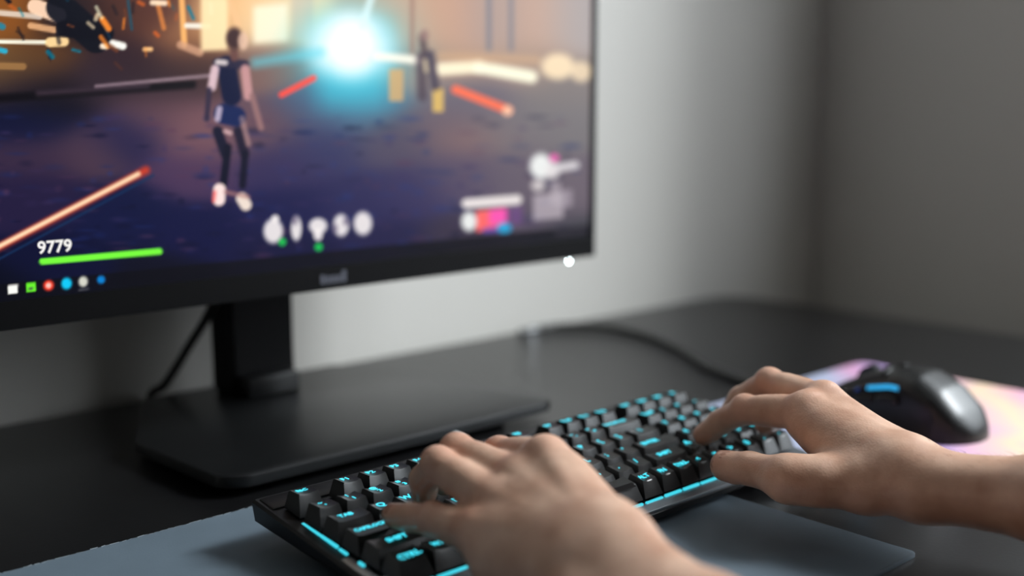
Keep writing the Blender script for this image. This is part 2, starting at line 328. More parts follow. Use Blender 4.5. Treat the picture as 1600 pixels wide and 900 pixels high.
# the walking figure seen from behind
for (x0, y0, x1, y1, w, c) in ((340, 205, 352, 240, 16, (28, 30, 50)), (356, 230, 349, 288, 12, (22, 24, 42)), (372, 205, 382, 240, 15, (40, 36, 54)), (383, 240, 379, 290, 11, (26, 26, 44)), (350, 178, 368, 182, 32, (28, 44, 84)), (354, 102, 362, 150, 30, (18, 26, 58)), (340, 98, 382, 101, 15, (52, 48, 68)), (336, 108, 331, 136, 13, (220, 196, 202)), (327, 140, 323, 186, 8, (60, 54, 72)), (383, 108, 388, 150, 14, (196, 156, 156)), (394, 150, 408, 200, 9, (150, 120, 120)), (366, 82, 366, 90, 12, (110, 82, 78))):
    put(seg(x0, y0, x1, y1, w, 2), c, .95)
put(blob(366, 60, 13, 17), (66, 48, 50), .95); put(blob(380, 64, 8, 14), (226, 196, 176), .85); put(seg(340, 97, 352, 98, 8), (226, 216, 214), .9); put(seg(343, 170, 340, 186, 9), (205, 190, 205), .85); put(seg(352, 205, 360, 208, 6), (220, 190, 190), .8)
put(seg(378, 185, 388, 225, 8), (180, 150, 146), .6)
put(seg(343, 296, 342, 312, 19), (255, 232, 226), .95); put(seg(336, 300, 334, 314, 5), (235, 100, 96), .7); put(seg(378, 310, 384, 320, 18), (240, 226, 214), .95); put(seg(352, 300, 388, 308, 6), (170, 130, 126), .7)
# heads-up display
put(seg(66, 408.5, 249, 393, 9.5, 1), (128, 228, 84), 1)
for (x_, y_, rx, ry) in ((427, 361, 15, 19), (463, 357, 8, 19), (497, 353, 14, 12), (497, 366, 7, 10), (533, 352, 12, 17), (567, 349, 14, 18), (430, 342, 6, 6)): put(blob(x_, y_, rx, ry, .2), (238, 233, 232), .92)
for (x_, y_) in ((524, 357), (540, 346), (461, 345)): put(blob(x_, y_, 4, 7, .4), (120, 112, 130), .8)
put(blob(441, 378, 6, 6), (50, 170, 90), 1); put(blob(498, 386, 6, 6), (46, 176, 92), 1)
put(seg(729, 318, 808, 312, 15, 2), (232, 226, 224), .95)
put(rect(744, 790, 330, 362, -.1, 3), (244, 122, 120), .95); put(rect(764, 793, 328, 352, -.1, 8), (226, 104, 190), .8); put(seg(758, 360, 780, 358, 7, 3), (112, 92, 176), .9); put(blob(788, 356, 11, 8), (62, 166, 204), .95); put(rect(796, 816, 324, 352, -.1, 10), (128, 88, 150), .5); put(blob(733, 346, 12, 15), (236, 238, 236), .95)
put(blob(845, 260, 17, 20), (236, 238, 236), .95); put(blob(863, 266, 11, 13), (226, 222, 222), .9); put(blob(866, 247, 7, 6), (226, 118, 180), .95); put(seg(874, 262, 899, 258, 12, 2), (220, 216, 218), .9); put(blob(841, 290, 11, 9), (210, 204, 204), .85)
put(rect(833, 880, 305, 345, -.1, 4), (186, 178, 184), .75); put(rect(860, 876, 285, 320, -.1, 4), (186, 178, 184), .6); put(rect(872, 894, 298, 325, -.1, 4), (178, 170, 178), .6); put(seg(872, 365, 914, 360, 11, 3), (188, 178, 188), .8)
# task bar and its icons
barm = np.clip((gz < sz0+.012).astype(float), 0, 1); put(barm, (20, 20, 26), .75)
put(rect(13, 28, 446, 460, -.1, 1), (250, 246, 240), 1); put(rect(41, 56, 443, 457, -.1, 1), (116, 218, 70), 1); put(rect(45, 52, 449, 453, -.1, 1), (90, 120, 80), 1)
put(blob(76, 446, 8, 8), (226, 84, 66), 1); put(blob(76, 446, 4, 4), (250, 200, 190), 1); put(blob(104, 443, 8, 9), (46, 190, 224), 1); put(blob(130, 440, 7, 8), (208, 208, 198), 1); put(blob(158, 437, 6, 6), (20, 130, 190), 1); put(seg(124, 453, 138, 451, 2), (150, 150, 150), .7)
for k in range(6): put(blob(-14-28*k, 455+3*k, 7, 7), random.choice(((220, 220, 220), (70, 150, 220), (230, 170, 60))), 1)
lum = img.mean(-1, keepdims=True); img = lum+(img-lum)*1.22; img = 120+(img-120)*1.12-4
img = np.clip(img, 0, 255)/255; il = np.where(img <= .04045, img/12.92, ((img+.055)/1.055)**2.4)
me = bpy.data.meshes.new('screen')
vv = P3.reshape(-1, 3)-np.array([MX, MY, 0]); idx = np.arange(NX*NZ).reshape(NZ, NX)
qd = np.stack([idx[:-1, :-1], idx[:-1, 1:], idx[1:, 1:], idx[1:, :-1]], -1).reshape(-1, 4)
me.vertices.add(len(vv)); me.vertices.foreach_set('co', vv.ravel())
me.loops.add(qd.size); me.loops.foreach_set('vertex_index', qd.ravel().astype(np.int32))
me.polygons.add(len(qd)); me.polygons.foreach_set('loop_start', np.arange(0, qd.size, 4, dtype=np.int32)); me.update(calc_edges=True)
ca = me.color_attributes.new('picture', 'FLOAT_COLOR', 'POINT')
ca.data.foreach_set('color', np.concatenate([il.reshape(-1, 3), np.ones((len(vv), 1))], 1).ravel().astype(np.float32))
M_scr = mat('picture_with_glare', (.004, .004, .005), .32, spec=.16); nt = M_scr.node_tree
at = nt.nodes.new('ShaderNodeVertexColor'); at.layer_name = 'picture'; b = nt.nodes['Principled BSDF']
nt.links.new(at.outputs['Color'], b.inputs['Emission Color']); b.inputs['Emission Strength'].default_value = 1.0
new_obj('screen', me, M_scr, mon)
hud = new_obj('screen_text', text_mesh('9779', .0118, 0, .02), emat('hud_white', (.95, .93, .9), 1.0), mon)
hud.location = (-.0585-MX, YS-.0004-MY, .1745); hud.rotation_euler = (R(90), 0, 0)

M_cable = mat('cable_rubber', (.012, .012, .012), .45)
tag(tube('power_cable', [(.112, .376, .17), (.117, .405, .13), (.1205, .435, .094), (.116, .468, .058), (.108, .505, .016), (.102, .5265, -.002), (.100, .5282, -.06), (.11, .5282, -.25), (.12, .5282, -.5)], .0042, M_cable), 'black cable hanging behind the monitor neck down to the desk', 'cable')

# ------------------------------------------------------------------ mouse and its cable
mo2 = tag(empty('computer_mouse', (.527, -.004, .0034)), 'glossy black computer mouse with blue light bar on the pastel mouse pad', 'mouse')
def mouse_section(t):
    """t 0 front .. 1 rear: y, half width, height, shoulder"""
    y = .063-.126*t
    hw = np.interp(t, [0, .05, .15, .35, .55, .75, .9, .97, 1], [.018, .026, .0295, .0285, .0305, .033, .029, .018, .006])
    h = np.interp(t, [0, .04, .15, .35, .52, .65, .8, .92, .98, 1], [.010, .016, .024, .036, .0425, .0415, .033, .0195, .010, .005])
    return y, hw, h
N, K = 40, 24
v, f = [], []
for i in range(N+1):
    y, hw, h = mouse_section(i/N)
    for k in range(K+1):
        a = math.pi*k/K; c, s = math.cos(a), math.sin(a)
        e = .62; xx = -hw*math.copysign(abs(c)**e, c); zz = h*abs(s)**.72
        if abs(c) > .7: xx *= 1-.10*math.sin(math.pi*min(1, zz/(h*.7)))*(1 if .2 < i/N < .8 else .3)
        v.append((xx, y, zz))
for i in range(N):
    for k in range(K):
        a = i*(K+1)+k; f.append((a, a+1, a+K+2, a+K+1))
for i in range(N): a = i*(K+1); f.append((a+K+1, a+2*K+1, a+K, a))
f.append(tuple(range(K, -1, -1))); f.append(tuple(N*(K+1)+k for k in range(K+1)))
M_mouse = mat('mouse_black', (.006, .0062, .0065), .38, spec=.5, bump=(700, .03, .0005))
from_py('shell', v, f, M_mouse, mo2, 60)
M_groove = mat('groove_black', (.004, .004, .004), .6)
M_blue = emat('light_blue', lin((40, 165, 225)), 1.15)
v, f = [], []
def shell_pt(t, q, lift):
    """t along, q 0 left base..1 right base"""
    y, hw, h = mouse_section(t); a = math.pi*q; c, s = math.cos(a), math.sin(a)
    return np.array([-(hw+lift)*math.copysign(abs(c)**.62, c), y, (h+lift)*abs(s)**.72])
mo2.scale = (1.12, 1.12, 1.2)
def shell_patch(name, t0, t1, q0, q1, lift, m, nt_=6, nq=3):
    v, f = [], []
    for i in range(nt_+1):
        for k in range(nq+1): v.append(shell_pt(t0+(t1-t0)*i/nt_, q0+(q1-q0)*k/nq, lift))
    for i in range(nt_):
        for k in range(nq): a = i*(nq+1)+k; f.append((a, a+1, a+nq+2, a+nq+1))
    o = from_py(name, v, f, m, mo2, 60)
    md = o.modifiers.new('solid', 'SOLIDIFY'); md.thickness = .0012; md.offset = 0
    return o
shell_patch('light_bar', .37, .57, .205, .235, .0009, M_blue)
shell_patch('light_dot', .29, .315, .205, .235, .0009, emat('dim_blue', lin((16, 40, 90)), 1.0), 2, 2)
shell_patch('side_button', .30, .42, .11, .16, .0006, M_mouse); shell_patch('side_button', .44, .58, .11, .16, .0006, M_mouse)
shell_patch('left_button', .02, .46, .33, .465, .0006, M_mouse, 10, 4); shell_patch('right_button', .02, .46, .535, .67, .0006, M_mouse, 10, 4)
bm = bmesh.new(); bmesh.ops.create_cone(bm, cap_ends=True, segments=28, radius1=.0115, radius2=.0115, depth=.008, matrix=Matrix.Translation((0, .027, .0262)) @ Matrix.Rotation(R(90), 4, 'Y'))
bmesh.ops.bevel(bm, geom=bm.edges[:], offset=.0009, segments=2, affect='EDGES')
wh = from_bm('scroll_wheel', bm, mat('wheel_rubber', (.03, .033, .035), .28, spec=.7), mo2, 50)
box('dpi_button', (-.004, .004, .002, .014, .036, .0395), M_groove, mo2, .001)
box('glide_foot', (-.012, .012, -.045, -.03, -.0003, .0008), M_groove, mo2)
box('glide_foot', (-.012, .012, .03, .045, -.0003, .0008), M_groove, mo2)
tag(tube('mouse_cable', [(.527, .064, .012), (.53, .10, .0075), (.552, .17, .0036), (.575, .235, .0036), (.615, .30, .0036), (.645, .36, .0036), (.662, .42, .0036), (.655, .472, .004), (.62, .503, .004), (.575, .508, .0042)], .0036, M_cable), 'thick black mouse cable curving over the desk towards the wall', 'cable')
plug = tag(empty('cable_plug', (.573, .508, 0)), 'small shiny connector on the desk beside the back wall', 'plug')
box('plug_body', (-.012, .002, -.0045, .0045, 0, .0065), mat('plug_grey', (.18, .18, .18), .4), plug, .002)
box('plug_tip', (.002, .016, -.0045, .0045, .002, .007), mat('plug_steel', (.7, .72, .74), .3, 1), plug, .0006)

# ------------------------------------------------------------------ keyboard
U = .01905
T7 = R(6)
KB = empty('keyboard', (0, .027*math.sin(T7), .0032+.030-.027*math.cos(T7)-.0032), (T7, 0, 0))
tag(KB, 'black mechanical keyboard with cyan backlit keys under both hands', 'keyboard')
M_case = mat('keyboard_case', (.005, .005, .0055), .45, spec=.35, noise=(150, .2, 3))
M_plate = mat('keyboard_plate', (.26, .28, .30), .36, metal=1, noise=(60, .1, 4))
M_key = mat('keycap_black', (.010, .0107, .0113), .30, spec=.5, bump=(2600, .06, .0002))
CY = lin((66, 218, 238))
M_leg = emat('legend_cyan', CY, 1.5)
M_glow = emat('backlight_cyan', CY, 1.0)
PZ = .0135
# case: wedge with chamfered sides
cx0, cx1, cy0, cy1 = -.0185, .3685, -.0195, .1285
def case_ring(dx, dy, zf, zr):
    return [(cx0-dx, cy0-dy, zf), (cx1+dx, cy0-dy, zf), (cx1+dx, cy1+dy, zr), (cx0-dx, cy1+dy, zr)]
rings = [case_ring(-.010, -.006, .0024, -.005), case_ring(-.002, -.001, .006, .002), case_ring(0, 0, .0105, .0145), case_ring(-.0015, -.001, .0118, .0162)]
v = [p for r_ in rings for p in r_]; f = [(3, 2, 1, 0), (12, 13, 14, 15)]
for i in range(3):
    for k in range(4): f.append((i*4+k, i*4+(k+1) % 4, i*4+4+(k+1) % 4, i*4+4+k))
from_py('case', v, f, M_case, KB)
box('top_plate', (cx0+.003, cx1-.003, cy0+.0005, .1085, .0105, PZ), M_plate, KB, .0006, 2)
box('rear_rim', (cx0+.003, cx1-.003, .1086, .1265, .0115, .0172), M_case, KB, .002, 2)
for fx, fz in ((.03, -.0112), (.30, -.0141)):
    box('flip_foot', (fx, fx+.03, .108, .122, fz, -.002), M_case, KB, .001)
for fx, fz in ((.01, .0012), (.31, -.0018)):
    box('rubber_foot', (fx, fx+.035, -.010, -.002, fz, .0045), M_case, KB)
keymesh = {}
def keycap_mesh(wu, h, tilt):
    key = (round(wu, 3), round(h, 4), tilt)
    if key in keymesh: return keymesh[key]
    w, d_ = wu*U-.0011, U-.0011
    nx, ny = (8 if wu < 3 else 20), 6
    v, f = [], []
    hw, hd = w/2-.0027, d_/2-.0036; ys = .0022
    def topz(x, y):
        e = max(0., (abs(x)-(hw-.0062))/.0062) if wu > 1.3 else abs(x)/hw
        return h-.0010*(1-e*e)+math.tan(R(tilt))*y
    for j in range(ny+1):
        for i in range(nx+1):
            x = -hw+2*hw*i/nx; y = -hd+2*hd*j/ny
            v.append((x, y+ys, topz(x, y)))
    for j in range(ny):
        for i in range(nx):
            a = j*(nx+1)+i; f.append((a, a+1, a+nx+2, a+nx+1))
    ring = [i for i in range(nx+1)]+[j*(nx+1)+nx for j in range(1, ny+1)]+[ny*(nx+1)+i for i in range(nx-1, -1, -1)]+[j*(nx+1) for j in range(ny-1, 0, -1)]
    prev = ring
    for (gx_, gy_, mode) in ((.0005, .0005, 'b'), (None, None, 'base')):
        cur = []
        for r_ in ring:
            x, y, z = v[r_]; y0 = y-ys
            if mode == 'b':
                cur.append(len(v)); v.append((x*(1+gx_/hw), y0*(1+gy_/hd)+ys, z-.0007))
            else:
                cur.append(len(v)); v.append((x*(w/2)/hw, y0*(d_/2)/hd, 0))
        n = len(ring)
        for k in range(n): f.append((prev[k], cur[k], cur[(k+1) % n], prev[(k+1) % n]))
        prev = cur
    f.append(tuple(reversed(prev)))
    me = bpy.data.meshes.new('key'); me.from_pydata(v, [], f); me.update(); me.materials.append(M_key)
    bmm = bmesh.new(); bmm.from_mesh(me); bmesh.ops.recalc_face_normals(bmm, faces=bmm.faces); bmm.to_mesh(me); bmm.free()
    me.polygons.foreach_set('use_smooth', [True]*len(me.polygons)); me.set_sharp_from_angle(angle=R(50))
    keymesh[key] = me; return me
KZ = .0166                                         # underside of the caps above the plate
ROWP = {5: (.0118, -7), 4: (.0118, -6), 3: (.0108, -3), 2: (.0102, 0), 1: (.0102, 3), 0: (.0106, 5)}
legcache = {}
def put_key(xu, row, wu, legs):
    """legs: [(text, size, dx, dy)] on the cap top"""
    yu = {5: 5.15}.get(row, row)
    h, tilt = ROWP[row]
    k = bpy.data.objects.new('key', keycap_mesh(wu, h, tilt)); COL.objects.link(k); k.parent = KB
    k.location = (xu*U, yu*U, KZ)
    for (t, s, dx, dy) in legs:
        kk = (t, s, wu, dx, row)
        hw_ = wu*U/2-.00055-.0027
        def dish(x_): return .0010*(max(0., (abs(x_)-(hw_-.0062))/.0062) if wu > 1.3 else abs(x_)/hw_)**2
        if kk not in legcache:
            lm_ = text_mesh(t, s, .00012, .012); lm_.materials.clear(); lm_.materials.append(M_leg)
            for q in lm_.vertices: q.co.z += dish(q.co.x+dx)
            legcache[kk] = lm_
        l_ = bpy.data.objects.new('legend', legcache[kk]); COL.objects.link(l_); l_.parent = k
        l_.location = (dx, dy+.0020, h-.0010+math.tan(R(tilt))*dy+.00025)
        l_.rotation_euler = (R(tilt), 0, 0)
    return k
BIG, SM, WD = .0072, .0042, .0038
letter = lambda c: [(c, BIG, 0, .0022)]
put_key(0, 5, 1, [('ESC', .0046, 0, .0024)])
for i, xu in enumerate((1.65, 2.65, 3.65, 4.65, 6.3, 7.3, 8.3, 9.3, 10.9, 11.9, 12.88, 13.85)): put_key(xu, 5, .96, [('F%d' % (i+1), .0062, 0, .0024)])
for i, t in enumerate(('PRT', 'SCR', 'PSE', 'M')): put_key(15.3+i, 5, .98, [(t, .0054, 0, .0024)])
for i, (a, b_) in enumerate(zip('`1234567890-=', '~!@#$%^&*()_+')): put_key(i, 4, 1, [(b_, .0052, -.0008, .0034), (a, .0052, .0006, -.0022)])
put_key(13.5, 4, 2, [('BACKSPACE', .0042, -.002, .002)])
for i, t in enumerate(('NUM', '/', '*', '-')): put_key(15.3+i, 4, 1, [(t, .0056 if len(t) > 1 else .008, 0, .002)])
put_key(.25, 3, 1.5, [('TAB', .0052, -.001, .0022)])
for i, c in enumerate('QWERTYUIOP[]'): put_key(1.5+i, 3, 1, letter(c))
put_key(13.75, 3, 1.5, [('\\', .006, 0, .002)])
for i, t in enumerate('789+'): put_key(15.3+i, 3, 1, letter(t))
put_key(.375, 2, 1.75, [('CAPSLOCK', .0044, 0, .0018)])
for i, c in enumerate("ASDFGHJKL;'"): put_key(1.75+i, 2, 1, letter(c))
put_key(13.375, 2, 2.25, [('ENTER', .0056, -.004, .002)])
for i, t in enumerate('456'): put_key(15.3+i, 2, 1, letter(t))
put_key(18.3, 2, 1, letter('='))
put_key(.625, 1, 2.25, [('SHIFT', .0056, -.001, .001)])
for i, c in enumerate('ZXCVBNM,./'): put_key(2.25+i, 1, 1, letter(c))
put_key(12.75, 1, 2, [('SHIFT', .0056, 0, .001)]); put_key(14.3, 1, 1, [('^', .012, 0, .003)])
for i, t in enumerate('123'): put_key(15.3+i, 1, 1, letter(t))
put_key(18.3, 1, 1, [('ENT', .0054, 0, .002)])
put_key(.125, 0, 1.25, [('CTRL', .0062, .001, -.001)]); put_key(1.375, 0, 1.25, [('WIN', .0052, 0, .001)]); put_key(2.625, 0, 1.25, [('ALT', .0052, 0, .001)])
sp = put_key(6.525, 0, 6.55, [])
for i, t in enumerate(('ALT', 'FN', 'CTRL', '<')): put_key(10.35+i, 0, .98, [(t, .0056, 0, -.0004)])
for i, t in enumerate(('v', '>', '0', '.')): put_key(14.33+i*1.0, 0, .97, [(t, .0075, 0, -.0004)])
put_key(18.33, 0, .97, [('.', .0075, 0, 0)])
# ribbed grip cut into the near right of the space bar
v, f = [], []
for i in range(26):
    x = .030+i*.00105+.0; y0 = -.0062; z = ROWP[0][0]-.0009
    b0 = len(v)
    for (xx, yy, zz) in ((x, y0, z-.0004), (x+.0004, y0, z+.0002), (x+.0008, y0, z-.0004), (x+.0012, y0+.0052, z+.0001), (x+.0016, y0+.0052, z+.0007), (x+.0020, y0+.0052, z+.0001)): v.append((xx, yy, zz))
    f += [(b0, b0+1, b0+4, b0+3), (b0+1, b0+2, b0+5, b0+4), (b0, b0+2, b0+1), (b0+3, b0+4, b0+5)]
rb = from_py('ribbed_grip', v, f, mat('rib_grey', (.06, .065, .07), .35), sp); rb['kind'] = 'stuff'
# strips of backlight showing under the caps along the front and left edges
def glow(x0, x1, y0, y1, h=.0016): box('light_strip', (x0, x1, y0, y1, PZ, PZ+h), M_glow, KB)
for xu, wu in ((.125, 1.25), (1.375, 1.25), (2.625, 1.25), (4.0, 1.6), (5.7, 1.5), (7.2, 1.2), (8.9, 1.9), (10.35, .98), (11.35, .98), (12.35, .98), (13.35, .98), (14.33, .97), (15.33, .97)):
    glow((xu-wu*.44)*U, (xu+wu*.44)*U, -.0102, -.0086, random.uniform(.0009, .0016))
for yu, a, b_, h in ((5.15, -.42, .45, .0012), (4, -.46, .5, .0018), (3, -.4, .5, .0019), (2, .1, .5, .0012), (1, .25, .5, .0012)):
    glow(-.0103, -.0087, (yu+a)*U, (yu+b_)*U, h)
kc = tube('cable', [(.150, .124, .012), (.150, .132, .019), (.1505, .139, .020), (.152, .150, .011), (.157, .170, -.008), (.17, .182, -.0165)], .0024, M_cable, KB)
box('cable_sleeve', (.1470, .1530, .1275, .1395, .0155, .0235), mat('sleeve_grey', (.30, .33, .34), .4), KB, .0015)

# ------------------------------------------------------------------ the person's arms
HR = {'wrist': [0.2724, -0.1545, 0.0450], 'elbow': [0.3315, -0.3859, 0.0587], 'index0': [0.2742, -0.0674, 0.0728], 'index1': [0.2746, -0.0217, 0.065], 'index2': [0.2767, 0.0006, 0.0513], 'index3': [0.2758, 0.0144, 0.0397], 'middle0': [0.2953, -0.068, 0.0766], 'middle1': [0.306, -0.019, 0.0778], 'middle2': [0.3097, 0.0073, 0.0612], 'middle3': [0.3099, 0.0188, 0.0454], 'ring0': [0.3105, -0.0815, 0.060], 'ring1': [0.3227, -0.0381, 0.0590], 'ring2': [0.3282, -0.0133, 0.0493], 'ring3': [0.3308, 0.0006, 0.0395], 'pinky0': [0.3218, -0.0938, 0.051], 'pinky1': [0.3346, -0.061, 0.0478], 'pinky2': [0.3405, -0.0424, 0.0447], 'pinky3': [0.3441, -0.0298, 0.0374], 'thumb0': [0.2531, -0.1291, 0.0433], 'thumb1': [0.2273, -0.089, 0.0435], 'thumb2': [0.2328, -0.0565, 0.0411], 'thumb3': [0.2345, -0.0358, 0.038]}
HL = {'wrist': [0.0238, -0.1202, 0.0542], 'elbow': [-0.035, -0.36, 0.015], 'index0': [0.0665, -0.0404, 0.0795], 'index1': [0.0725, 0.0041, 0.0703], 'index2': [0.0799, 0.0249, 0.0545], 'index3': [0.0861, 0.0361, 0.0425], 'middle0': [0.0508, -0.0351, 0.0688], 'middle1': [0.0491, 0.0144, 0.0746], 'middle2': [0.0595, 0.0371, 0.0562], 'middle3': [0.0663, 0.0484, 0.0440], 'ring0': [0.0335, -0.0374, 0.061], 'ring1': [0.0287, 0.0064, 0.0733], 'ring2': [0.0365, 0.0295, 0.0574], 'ring3': [0.0441, 0.0394, 0.0445], 'pinky0': [0.0159, -0.0402, 0.0507], 'pinky1': [0.0156, -0.0046, 0.0478], 'pinky2': [0.0169, 0.0164, 0.0432], 'pinky3': [0.0165, 0.0321, 0.0405], 'thumb0': [0.0524, -0.1092, 0.0526], 'thumb1': [0.0753, -0.0709, 0.0435], 'thumb2': [0.0871, -0.0405, 0.0403], 'thumb3': [0.0906, -0.0206, 0.0429]}
FING = ('index', 'middle', 'ring', 'pinky')
RAD = dict(index=(.0108, .0098, .0084, .0071), middle=(.0110, .0101, .0087, .0073), ring=(.0105, .0097, .0083, .0069), pinky=(.0100, .0090, .0079, .0066), thumb=(.0138, .0112, .0104, .0096))
def smin(a, b, k):
    h = np.maximum(k-np.abs(a-b), 0)/k
    return np.minimum(a, b)-h*h*k*.25
class Field:
    def __init__(s, lo, hi, vox):
        s.lo, s.vox = np.array(lo), vox; s.n = np.ceil((np.array(hi)-s.lo)/vox).astype(int)+1
    def box_of(s, a, b, r, mg):
        l = np.clip(np.floor((np.minimum(a, b)-r-mg-s.lo)/s.vox).astype(int), 0, s.n); h = np.clip(np.ceil((np.maximum(a, b)+r+mg-s.lo)/s.vox).astype(int)+1, 0, s.n)
        return tuple(slice(i, j) for i, j in zip(l, h))
    def cone(s, F, a, b, r1, r2, k, mg=.02):
        a, b = np.array(a, float), np.array(b, float); sl = s.box_of(a, b, max(r1, r2), mg)
        ax = [s.lo[i]+np.arange(sl[i].start, sl[i].stop)*s.vox for i in range(3)]
        X, Y, Z = ax[0][:, None, None]-a[0], ax[1][None, :, None]-a[1], ax[2][None, None, :]-a[2]
        d = b-a; L2 = max(d@d, 1e-12)
        t = np.clip((X*d[0]+Y*d[1]+Z*d[2])/L2, 0, 1)
        D = np.sqrt((X-t*d[0])**2+(Y-t*d[1])**2+(Z-t*d[2])**2)-(r1+(r2-r1)*t)
        F[sl] = smin(F[sl], D, k)
    def blank(s): return np.full(tuple(s.n), .05)
def surface_nets(F, lo, vox):
    ins = F < 0
    c = [ins[i:ins.shape[0]-1+i, j:ins.shape[1]-1+j, k:ins.shape[2]-1+k] for i in (0, 1) for j in (0, 1) for k in (0, 1)]
    tot = sum(x.astype(np.int8) for x in c); act = (tot > 0) & (tot < 8)
    I = np.argwhere(act); vid = np.full(act.shape, -1, np.int64); vid[act] = np.arange(len(I))
    corner = {(i, j, k): F[I[:, 0]+i, I[:, 1]+j, I[:, 2]+k] for i in (0, 1) for j in (0, 1) for k in (0, 1)}
    S = np.zeros((len(I), 3)); Cn = np.zeros(len(I))
    for p in corner:
        for axis in range(3):
            if p[axis]: continue
            q = list(p); q[axis] = 1; fa, fb = corner[p], corner[tuple(q)]
            m_ = (fa < 0) != (fb < 0); t = np.where(m_, fa/np.where(m_, fa-fb, 1), 0)
            pt = np.tile(np.array(p, float), (len(I), 1)); pt[:, axis] += t
            S[m_] += pt[m_]; Cn[m_] += 1
    V = (I+S/Cn[:, None])*vox+lo
    Q = []
    for axis in range(3):
        a, b = (axis+1) % 3, (axis+2) % 3
        s0 = [slice(None)]*3; s1 = [slice(None)]*3; s0[axis] = slice(0, -1); s1[axis] = slice(1, None)
        A, B = ins[tuple(s0)], ins[tuple(s1)]
        E_ = np.argwhere(A != B); E_ = E_[(E_[:, a] > 0) & (E_[:, b] > 0) & (E_[:, a] < F.shape[a]-1) & (E_[:, b] < F.shape[b]-1)]
        flip = A[tuple(E_.T)]
        def cell(da, db):
            c_ = E_.copy(); c_[:, a] -= da; c_[:, b] -= db; return vid[tuple(c_.T)]
        q = np.stack([cell(1, 1), cell(0, 1), cell(0, 0), cell(1, 0)], 1)
        q[~flip] = q[~flip][:, ::-1]; Q.append(q)
    return V, np.concatenate(Q)
